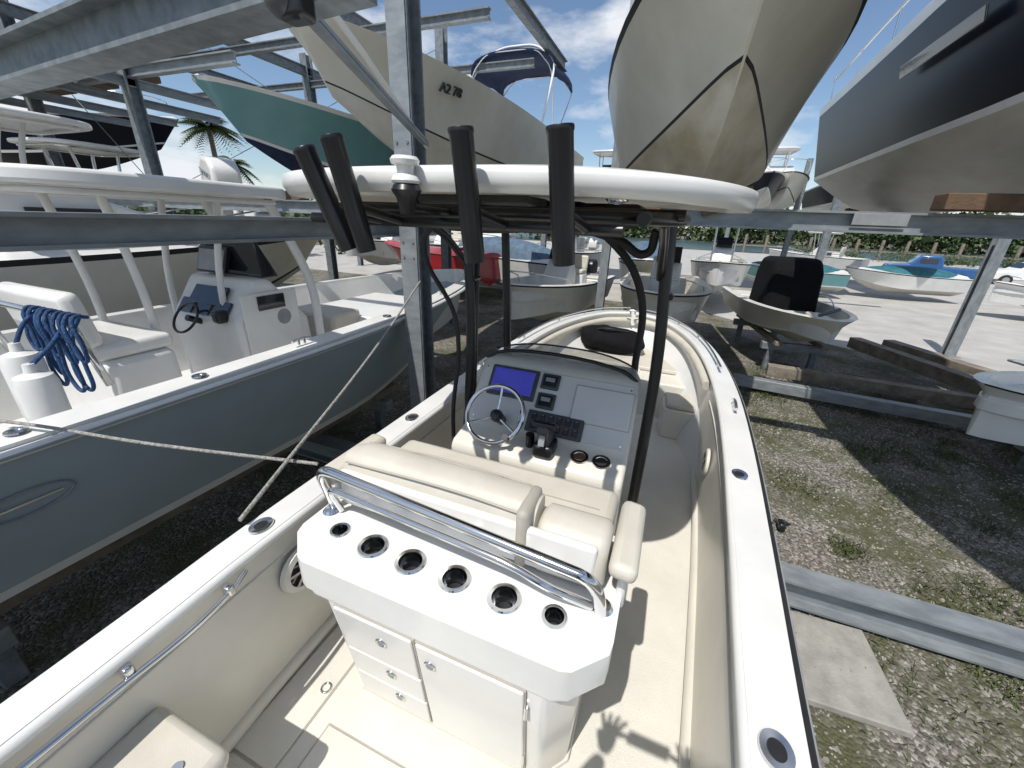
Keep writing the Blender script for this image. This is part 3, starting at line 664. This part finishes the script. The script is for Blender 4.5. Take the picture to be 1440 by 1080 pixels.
# ================================================================ RACK
RK=empty('boat_storage_rack')
def ibeam(name,p0,p1,h,w,m=GALV,par=RK):
    p0=Vector(p0);p1=Vector(p1);d=p1-p0;l=d.length;rz=math.atan2(d.y,d.x);ry=-math.atan2(d.z,math.hypot(d.x,d.y));t=.022
    y=w/2;z=h/2
    P=[(-y,-z),(y,-z),(y,-z+t),(t/2,-z+t),(t/2,z-t),(y,z-t),(y,z),(-y,z),(-y,z-t),(-t/2,z-t),(-t/2,-z+t),(-y,-z+t)]
    vs=[(-l/2,a,b) for a,b in P]+[(l/2,a,b) for a,b in P];n=12
    fs=[tuple(range(n)),tuple(range(n,2*n))[::-1]]+[(i,(i+1)%n,n+(i+1)%n,n+i) for i in range(n)]
    return mesh(name,vs,fs,m,par,loc=(p0+p1)/2,rot=(0,ry,rz))
def column(x,y,z0,z1,w=.24,m=GALV):
    o=ibeam('column',(x,y,z0),(x,y,z1),w,w,m);o.rotation_euler=(0,R(90),R(90));
    box('column_base_plate',(x,y,z0+.012),(w*1.7,w*1.7,.024),m,RK,.004)
    return o
column(-2.07,3.0,0,7.2,.22,GALVD)
box('column_web_plate',(-2.07,2.88,3.6),(.20,.012,7.1),GALV,RK)
for z in(2.6,2.75,2.95,3.5,3.65):
    for dx in(-.06,.06):cyl('bolt',(-2.07+dx,2.865,z),(-2.07+dx,2.878,z),.014,GALVD,RK,n=8)
ibeam('arm_beam',(-2.30,-3.0,2.86),(-2.36,4.2,2.88),.17,.14,GALV)
ibeam('support_beam',(-2.2,4.6,3.12),(9.5,4.6,3.10),.20,.16,GALV)
box('beam_plate',(2.35,4.505,3.14),(.45,.012,.11),LGREY,RK,.003)
ibeam('support_beam',(-12,4.9,3.08),(-2.3,4.6,3.08),.20,.16,GALV)
ibeam('support_beam',(-12,9.6,3.15),(9.5,9.6,3.15),.20,.16,GALV)
ibeam('header_beam',(-13,1.80,3.80),(-.60,.62,3.80),.22,.18,GALVD)
ibeam('base_rail',(-6.5,2.47,.18),(9,2.47,.18),.26,.22,GALV)
ibeam('brace',(-1.10,.72,3.86),(-1.85,2.95,3.64),.05,.05,GALV)
tube('brace_rod',[(-1.25,.4,4.35),(-1.55,1.8,3.95),(-1.85,2.95,3.62)],.020,WHITE,RK,smooth=False)
column(-9.9,5.1,0,7.0,.22,GALVD);column(-9.9,9.6,0,7.0,.22,GALVD);column(-5.6,9.6,0,7.2,.22,GALVD);column(-13.5,5.1,0,7,.22,GALVD)
column(7.9,13.4,0,3.2,.24);column(-1.1,9.6,0,7.2,.2);column(7.4,9.6,0,3.2,.2)
for x in(-13,-9.9,-6.3,-2.9):
    ibeam('roof_girder',(x,1.5,6.6),(x,11,6.6),.22,.14,GALVD)
for y in(1.5,3.2,5.1,7.2,9.6):
    ibeam('roof_purlin',(-15,y,6.3),(-3.2,y,6.3),.16,.12,GALVD)
for x in(-15,-13.4,-11.6,-9.9):
    ibeam('top_arm_beam',(x,2,5.2),(x,8,5.2),.16,.12,GALV)
ibeam('top_header_beam',(-17,5.1,5.35),(-6.9,5.1,5.35),.18,.14,GALV)
for x in(-14.2,-12.5,-11):box('storage_pallet',(x,4.5,5.5),(1.2,3,.12),WOODR,RK,.01)
for cx,ys,z in((.5,(4.6,9.6),3.24),(-3.75,(4.6,9.6),3.45),(-6.3,(4.9,9.6),3.2),(4.15,(4.6,9.6),3.27)):
    for y in ys:
        for s in(-1,1):
            box('bunk_block',(cx+s*.45,y,z+.04),(.5,.2,.20),WOODR,RK,.01,rot=(0,-R(14)*s,0))
box('bunk_timber',(3.4,4.4,3.30),(1.4,.25,.14),WOODR,RK,.01)
for a,b in(((-9.9,5.1,6.8),(-5.6,9.6,3.2)),((-5.6,9.6,6.8),(-9.9,5.1,3.2)),((-13.5,5.1,6.5),(-9.9,5.1,3.3))):
    tube('tension_cable',[a,b],.008,GALVD,RK,smooth=False)
FLD=empty('floodlight',(-.76,.50,3.63))
box('lamp_head',(0,0,.0),(.11,.08,.09),BLACK,FLD,.02);cyl('lamp_bracket',(0,.03,.03),(0,.10,.08),.02,BLACK,FLD)
blob('lamp_housing',(-.04,-.02,.02),(.06,.05,.06),DGREY,FLD,4,.05)
RP=empty('dock_line');tube('rope',[(-.91,.0,1.83),(-1.42,1.45,2.06),(-1.95,2.88,2.36)],.009,ROPE,RP)
RP2=empty('dock_line');tube('rope',[(-.93,.42,1.84),(-1.7,.15,1.90),(-2.5,-.1,1.97),(-3.2,-.4,2.0)],.009,ROPE,RP2)
# ================================================================ BACKGROUND BOATS
boat('navy_yacht',(-24.5,5.0,0),R(-68),10.5,3.0,1.35,5.2,(NAVY,WHITE,NAVY,WHITE,WHITE),'closed',extras=('cabin',),rise=.35)
boat('tan_cruiser',(-8.4,-1.5,0),R(-3),9.0,2.8,1.6,2.3,(BOTTOMW,RUBBER,CREAM,RUBBER,WHITE),'closed',extras=('cabin',),rise=.3)
boat('center_console_boat',(-12.2,8.5,0),math.pi+.1,8,2.5,1.4,2.6,(BOTTOMW,RUBBER,WHITE,RUBBER,WHITE),'open',extras=('console','ttop','motors'))
OM=empty('outboard_motor',(-9.3,6.0,2.6),R(70));outboard(OM,(0,0,0),R(15),WHITE,1.4,'TAMARO')
boat('covered_boat',(-3.3,14.5,0),R(75),6.2,2.3,1.2,1.6,W5,'closed',extras=('cover',))
boat('red_boat',(-6.0,13.5,0),R(80),5.6,2.1,1.1,1.7,(WHITE,WHITE,RED,RUBBER,RED),'closed')
boat('flats_skiff',(-2.2,13.0,0),math.pi-.1,5.6,2.1,1.0,1.45,W5,'open',extras=('console','bmotor'))
boat('flats_skiff',(.2,13.6,0),math.pi+.05,6.2,2.3,1.1,1.55,(BOTTOMW,WHITE,CREAM,RUBBER,CREAM),'open',extras=('console','motor'))
SK=boat('jon_skiff',(2.85,13.0,0),math.pi+R(8),4.9,2.0,.72,1.40,(HULLC,WHITE,HULLC,CREAM,WHITE),'open',rise=.1,floor=1.05,rake=.5,fit=False)
xprofile('console_cover',[(1.45,1.05),(1.4,2.1),(1.52,2.42),(2.4,2.44),(2.6,2.15),(2.65,1.05)],-.6,.6,CANVAS,SK,b=.12,inset=[0,.03,.1,.1,.05,0])
cyl('trolling_motor',(.25,4.4,1.45),(-.45,3.8,1.55),.035,BLACK,SK);box('trolling_head',(.3,4.45,1.5),(.12,.3,.1),CREAM,SK,.03)
tube('grab_rail',[(-.75,1.2,1.42),(-.8,2.4,1.6),(-.6,3.4,1.45)],.014,CHROME,SK)
box('casting_deck',(0,3.5,1.25),(.9,.8,.2),CREAM,SK,.03);box('rear_deck',(0,.6,1.25),(1.3,.9,.2),CREAM,SK,.03)
cradle(SK,(-.45,.45),(1.0,3.4),.70)
e=boat('white_skiff',(8.6,6.9,0),R(108),4.6,1.9,.85,1.25,W5,'open',rise=.15);cradle(e,(-.4,.4),(1,3),.45)
boat('flats_skiff',(8.2,24,0),R(95),5,2,.9,1.2,(BOTTOMW,WHITE,TEAL,RUBBER,WHITE),'closed',extras=('coverteal',))
boat('flats_skiff',(13.5,26,0),R(100),5,2,.9,1.2,W5,'closed',extras=('coverteal',))
boat('white_skiff',(17.5,21,0),R(80),5,2,.9,1.2,W5,'open',extras=('motor',))
boat('flats_skiff',(12,33,0),R(60),6,2.2,1,1.5,W5,'open',extras=('console','ttop'))
# parked cars at the far side of the yard
def car(name,loc,rz,m,truck=False):
    e=empty(name,loc,rz)
    if truck:P=[(-2.6,.45),(-2.6,1.05),(-.55,1.08),(-.35,1.78),(.75,1.80),(1.25,1.15),(2.45,1.05),(2.6,.75),(2.55,.40)]
    else:P=[(-2.3,.40),(-2.35,.95),(-1.9,1.10),(-1.4,1.55),(.4,1.58),(1.1,1.05),(2.1,.92),(2.3,.65),(2.25,.35)]
    vs=[];n=len(P)
    xprofile('car_body',P,-.92,.92,m,e,b=.08,inset=[.03,0,0,.18,.18,.02,.05,.08,.08])
    w0,w1=(-.30,.85) if truck else (-1.35,.55)
    for s_ in(-1,1):
        box('side_glass',(s_*.845,(w0+w1)/2,1.42 if truck else 1.30),(.03,(w1-w0)*.8,.34),GLASS,e,.02,rot=(0,R(-15)*s_,0))
        for y in(-1.55,1.5):
            cyl('tyre',(s_*.72,y,.36),(s_*.95,y,.36),.36,RUBBER,e,n=24);cyl('wheel_hub',(s_*.94,y,.36),(s_*.965,y,.36),.2,LGREY,e,n=16)
    box('windscreen',(0,.98 if truck else .78,1.46 if truck else 1.32),(1.4,.03,.62),GLASS,e,.02,rot=(R(42),0,0))
    return e
car('pickup_truck',(17.5,38,0),R(75),BLUEP,True);car('parked_car',(24,40,0),R(85),WHITE);car('parked_car',(30.5,39,0),R(95),DGREY);car('parked_car',(12.0,43,0),R(80),LGREY)
rr=random.Random(11)
cols=[W5,(BOTTOMW,RUBBER,HULLC,RUBBER,WHITE),(BOTTOMW,WHITE,NAVY,WHITE,WHITE),(BOTTOMW,WHITE,GREYBLUE2,RUBBER,WHITE),(BOTTOM,WHITE,CREAM,RUBBER,WHITE)]
x=-14
kinds=[('console','ttop','motor'),('console','motor'),('cabin',),('console','ttop','motors'),('cover',),('console','ttopn','motor')]
i=0
while x<5:
    k=kinds[i%6]
    boat('stored_boat',(x,21+rr.uniform(-1,1),0),math.pi+rr.uniform(-.1,.1),6.5,2.3,1.2,1.7,cols[i%5],'open' if 'console' in k else 'closed',extras=k)
    if x<-1 or 0<x<6:boat('stored_boat',(x+.4,27,0),math.pi+rr.uniform(-.1,.1),7,2.4,1.3,5.0,cols[(i+2)%5],'open' if 'console' in kinds[(i+3)%6] else 'closed',extras=kinds[(i+3)%6])
    x+=3.3;i+=1
for x in(4.6,8.0,11.0):
    boat('stored_boat',(x,30,0),math.pi,8,2.7,1.4,5.2,cols[i%5],'closed',extras=('cabin',));i+=1
for y in(20.,26.5):
    ibeam('far_support_beam',(-18,y,3.5),(9,y,3.5),.25,.2,GALVD)
    for x in range(-18,10,6):column(x,y,0,6.5,.25,GALVD)
# ================================================================ GROUND
def ground_mat():
    m=bpy.data.materials.new('gravel_and_weeds');m.use_nodes=True;nt=m.node_tree;N=nt.nodes;L=nt.links;b=N['Principled BSDF'];b.inputs['Roughness'].default_value=.95
    tc=N.new('ShaderNodeTexCoord')
    v=N.new('ShaderNodeTexVoronoi');v.inputs['Scale'].default_value=42;L.new(tc.outputs['Object'],v.inputs['Vector'])
    s=N.new('ShaderNodeSeparateColor');L.new(v.outputs['Color'],s.inputs[0])
    cr=N.new('ShaderNodeValToRGB');L.new(s.outputs[0],cr.inputs[0]);E=cr.color_ramp.elements
    E[0].color=(.075,.066,.055,1);E[1].color=(.38,.355,.315,1);k=E.new(.6);k.color=(.18,.163,.14,1)
    n=N.new('ShaderNodeTexNoise');n.inputs['Scale'].default_value=1.1;n.inputs['Detail'].default_value=8;n.inputs['Roughness'].default_value=.7;L.new(tc.outputs['Object'],n.inputs['Vector'])
    c2=N.new('ShaderNodeValToRGB');L.new(n.outputs[0],c2.inputs[0]);c2.color_ramp.elements[0].position=.44;c2.color_ramp.elements[1].position=.60
    n3=N.new('ShaderNodeTexNoise');n3.inputs['Scale'].default_value=30;n3.inputs['Detail'].default_value=5;L.new(tc.outputs['Object'],n3.inputs['Vector'])
    c3=N.new('ShaderNodeValToRGB');L.new(n3.outputs[0],c3.inputs[0]);c3.color_ramp.elements[0].color=(.045,.05,.022,1);c3.color_ramp.elements[1].color=(.12,.12,.06,1)
    mx=N.new('ShaderNodeMix');mx.data_type='RGBA';L.new(c2.outputs[0],mx.inputs[0]);L.new(cr.outputs[0],mx.inputs[6]);L.new(c3.outputs[0],mx.inputs[7])
    L.new(mx.outputs[2],b.inputs['Base Color'])
    bp=N.new('ShaderNodeBump');bp.inputs['Strength'].default_value=.8;bp.inputs['Distance'].default_value=.02;L.new(v.outputs['Distance'],bp.inputs['Height']);bp.invert=True;L.new(bp.outputs[0],b.inputs['Normal'])
    return m
GM=ground_mat()
mesh('ground',[(-900,-300,0),(900,-300,0),(900,1500,0),(-900,1500,0)],[(0,1,2,3)],GM)
PAV=mat('shell_concrete',(.47,.455,.425),.9,0,.1,.9,col2=(.33,.318,.295),bump=.4,bscale=30,sharp=(.3,.7))
mesh('pavement',[(4.2,13.6,.004),(7.5,11.5,.004),(60,13,.004),(60,66,.004),(-40,66,.004),(-30,17,.004),(1.5,16.5,.004)],[(0,1,2,3,4,5,6)],PAV)
WAT=mat('water_surface',(.04,.075,.065),.35,0,.2,.2,bump=1.,bscale=2)
mesh('water',[(-400,68,.006),(400,68,.006),(400,112,.006),(-400,112,.006)],[(0,1,2,3)],WAT)
for n_,c,s,rz in(('concrete_pad',(2.1,1.95,.03),(.75,.75,.06),3),('concrete_pad',(3.85,2.0,.03),(.75,.7,.06),-2)):
    box(n_,c,s,CONC,None,.01,rot=(0,0,R(rz)))
TB=empty('timber_stack')
box('timber',(5.0,8.4,.30),(4.6,.22,.22),WOOD,TB,.01,rot=(0,0,R(-4)))
box('timber',(6.0,9.6,.42),(.28,4.6,.26),WOOD,TB,.01,rot=(0,0,R(22)))
box('timber',(6.7,9.3,.50),(.28,4.8,.26),WOOD,TB,.01,rot=(0,0,R(24)))
box('timber',(4.6,7.6,.20),(5.2,.18,.2),GALV,TB,.01,rot=(0,0,R(-6)))
box('timber_block',(5.1,8.9,.1),(.5,.4,.2),CONC,TB,.01)
def stones(name,n,reg,m,smin,smax,seed):
    rd=random.Random(seed);vs=[];fs=[]
    for _ in range(n):
        x=rd.uniform(reg[0],reg[1]);y=rd.uniform(reg[2],reg[3]);s=rd.uniform(smin,smax)*(1 if rd.random()<.95 else 1.8);b=len(vs);a0=rd.uniform(0,6)
        for k in range(5):
            a=a0+k*1.257;q=s*rd.uniform(.7,1.2);vs.append((x+q*math.cos(a),y+q*math.sin(a)*.8,-.002))
        for k in range(5):
            a=a0+k*1.257+.2;q=s*rd.uniform(.4,.7);vs.append((x+q*math.cos(a),y+q*math.sin(a)*.8,s*rd.uniform(.45,.8)))
        for k in range(5):fs.append((b+k,b+(k+1)%5,b+5+(k+1)%5,b+5+k))
        fs.append(tuple(b+5+k for k in range(5)))
    return mesh(name,vs,fs,m)
ST=mat('limestone_gravel',(.40,.38,.34),.9,0,.2,11,col2=(.14,.128,.11),vor=True,sharp=(.1,.9))
stones('gravel',17000,(1.25,7.5,-.8,8.5),ST,.007,.016,3)
def grass(name,patches,m,seed):
    rd=random.Random(seed);vs=[];fs=[]
    for cx,cy,r,n in patches:
        for _ in range(n):
            a=rd.uniform(0,6.28);q=r*math.sqrt(rd.random())*rd.uniform(.5,1.2);x=cx+q*math.cos(a);y=cy+q*math.sin(a)
            h=rd.uniform(.02,.08);w=rd.uniform(.003,.006);t=rd.uniform(0,6.28);dx,dy=math.cos(t),math.sin(t);l=rd.uniform(.02,.07);b=len(vs)
            vs+= [(x-dy*w,y+dx*w,0),(x+dy*w,y-dx*w,0),(x+dx*l*.5+dy*w*.7,y+dy*l*.5-dx*w*.7,h*.7),(x+dx*l,y+dy*l,h)]
            fs+= [(b,b+1,b+2),(b,b+2,b+3)]
    return mesh(name,vs,fs,m)
GR=mat('grass_blades',(.10,.12,.04),.7,0,.2,3,col2=(.045,.06,.02))
rd=random.Random(5);pt=[]
for _ in range(95):
    x=rd.uniform(1.4,9);y=rd.uniform(-.5,10);pt.append((x,y,rd.uniform(.15,.6),rd.randint(80,420)))
for _ in range(40):
    pt.append((rd.uniform(-2.4,-.9),rd.uniform(-1,6),rd.uniform(.1,.4),rd.randint(50,150)))
grass('grass',pt,GR,6)
# ================================================================ VEGETATION
LEAF=mat('foliage',(.075,.115,.035),.7,0,.3,.8,col2=(.03,.05,.017))
BARK=mat('palm_bark',(.20,.16,.12),.9,0,.2,9)
def treeline(name,x0,x1,y,h,n,seed):
    rd=random.Random(seed);vs=[];fs=[]
    cl=[(rd.uniform(x0,x1),y+rd.uniform(-3,3),rd.uniform(.35,1)*h) for _ in range(n)]
    for cx,cy,ch in cl:
        for _ in range(80):
            u=rd.gauss(0,1);v=rd.gauss(0,1);r=ch*.33
            x=cx+u*r;yy=cy+v*r;z=abs(rd.gauss(ch*.5,ch*.27));s=h*rd.uniform(.03,.08);b=len(vs)
            d1=Vector((rd.uniform(-1,1),rd.uniform(-1,1),rd.uniform(-1,1))).normalized()*s;d2=Vector((rd.uniform(-1,1),rd.uniform(-1,1),rd.uniform(-1,1))).normalized()*s;p=Vector((x,yy,z))
            vs+= [p-d1,p+d2,p+d1,p-d2];fs.append((b,b+1,b+2,b+3))
    return mesh(name,vs,fs,LEAF)
treeline('tree_line',-160,-18,75,7.5,140,1);treeline('tree_line',-18,190,116,9.5,240,2)
treeline('shrub_line',-60,-20,28,4.0,40,8);treeline('shrub_line',14,60,64,1.8,60,12)
def palm(loc,h,seed):
    e=empty('palm_tree',loc);rd=random.Random(seed)
    pts=[(.3*math.sin(t*2)*.8,0,h*t) for t in[i/8 for i in range(9)]]
    vs=[];fs=[]
    for i,(x,y,z) in enumerate(pts):
        r=.20-.07*i/8
        for k in range(10):vs.append((x+r*math.cos(k*.628),y+r*math.sin(k*.628),z))
    for i in range(8):
        for k in range(10):fs.append((i*10+k,i*10+(k+1)%10,(i+1)*10+(k+1)%10,(i+1)*10+k))
    mesh('trunk',vs,fs,BARK,e,smooth=True)
    vs=[];fs=[];tx=pts[-1][0]
    for f_ in range(40):
        a=f_*2.4;el=rd.uniform(-.7,1.3);L_=rd.uniform(1.3,1.9)
        for i in range(15):
            t=i/14;rr_=L_*t*math.cos(el*(1-t*.3));z=h+L_*t*math.sin(el)-1.0*t*t*L_*.7
            p=Vector((tx+rr_*math.cos(a),rr_*math.sin(a),z));sd=Vector((-math.sin(a),math.cos(a),0))
            l=.55*math.sin(math.pi*min(1,t*.9+.08))
            for s in(-1,1):
                b=len(vs);fw=Vector((math.cos(a),math.sin(a),0))*.14
                vs+= [p-fw*.4,p+fw*.5,p+sd*s*l+fw*2-Vector((0,0,l*.5))];fs.append((b,b+1,b+2))
    mesh('crown',vs,fs,LEAF,e)
palm((-27.0,18.2,0),7.4,2);palm((-36,26,0),6.5,5);palm((-24,30,0),5.5,9)
DK=empty('wooden_dock')
box('dock_deck',(35,68,.95),(60,2.0,.12),WOOD,DK)
for i in range(22):cyl('piling',(9+i*2.6,67.0,-.5),(9+i*2.6,67.0,2.4),.18,WOOD,DK,n=10)
PO=empty('light_pole',(3.6,34,0));cyl('pole_shaft',(0,0,0),(0,0,15),.16,GALV,PO,r1=.09);box('pole_arm',(.6,0,14.7),(1.4,.1,.1),GALV,PO)
# ================================================================ LIGHT & CAMERA
sd=Vector((.24,1.15,-1.95)).normalized()
sun=bpy.data.lights.new('sun','SUN');sun.energy=4.4;sun.angle=R(.53);sun.color=(1,.96,.90)
so=bpy.data.objects.new('sun',sun);so.rotation_euler=sd.to_track_quat('-Z','Y').to_euler();link(so)
w=bpy.data.worlds.new('World');scn.world=w;w.use_nodes=True;nt=w.node_tree;N=nt.nodes;L=nt.links
sk=N.new('ShaderNodeTexSky');sk.sky_type='NISHITA';sk.sun_disc=False
elev=math.asin(-sd.z);sk.sun_elevation=elev;sk.sun_rotation=math.atan2(-sd.x,-sd.y)
sk.air_density=1.0;sk.dust_density=.3;sk.ozone_density=2.5
tc=N.new('ShaderNodeTexCoord');mp=N.new('ShaderNodeMapping');mp.inputs['Scale'].default_value=(1,1,2.6);L.new(tc.outputs['Generated'],mp.inputs[0])
nz=N.new('ShaderNodeTexNoise');nz.inputs['Scale'].default_value=3.1;nz.inputs['Detail'].default_value=9;nz.inputs['Roughness'].default_value=.56;L.new(mp.outputs[0],nz.inputs['Vector'])
cr=N.new('ShaderNodeValToRGB');cr.color_ramp.elements[0].position=.48;cr.color_ramp.elements[1].position=.64;L.new(nz.outputs[0],cr.inputs[0])
mx=N.new('ShaderNodeMix');mx.data_type='RGBA';L.new(cr.outputs[0],mx.inputs[0]);L.new(sk.outputs[0],mx.inputs[6]);mx.inputs[7].default_value=(7.2,7.5,7.9,1)
bg=N['Background'];L.new(mx.outputs[2],bg.inputs[0]);bg.inputs[1].default_value=.12
f=560.;r_=.04;p=math.atan(230/560.);cp,sp=math.cos(p),math.sin(p);yaw=R(21);cy,sy=math.cos(yaw),math.sin(yaw);c,s=math.cos(r_),math.sin(r_)
Rv=Vector((cy,sy,0));Uv=Vector((-sp*sy,sp*cy,cp));Fv=Vector((-cp*sy,cp*cy,-sp))
X=Rv*c+Uv*s;Y=Uv*c-Rv*s;Z=-Fv
M=Matrix(((X.x,Y.x,Z.x,.56),(X.y,Y.y,Z.y,-.8),(X.z,Y.z,Z.z,3.0),(0,0,0,1)))
cam=bpy.data.cameras.new('camera');co=bpy.data.objects.new('camera',cam);link(co);co.matrix_world=M
cam.sensor_width=36;cam.lens=14.0;cam.clip_start=.02;cam.clip_end=3000
scn.camera=co
scn.view_settings.view_transform='Standard';scn.view_settings.look='None';scn.view_settings.exposure=0
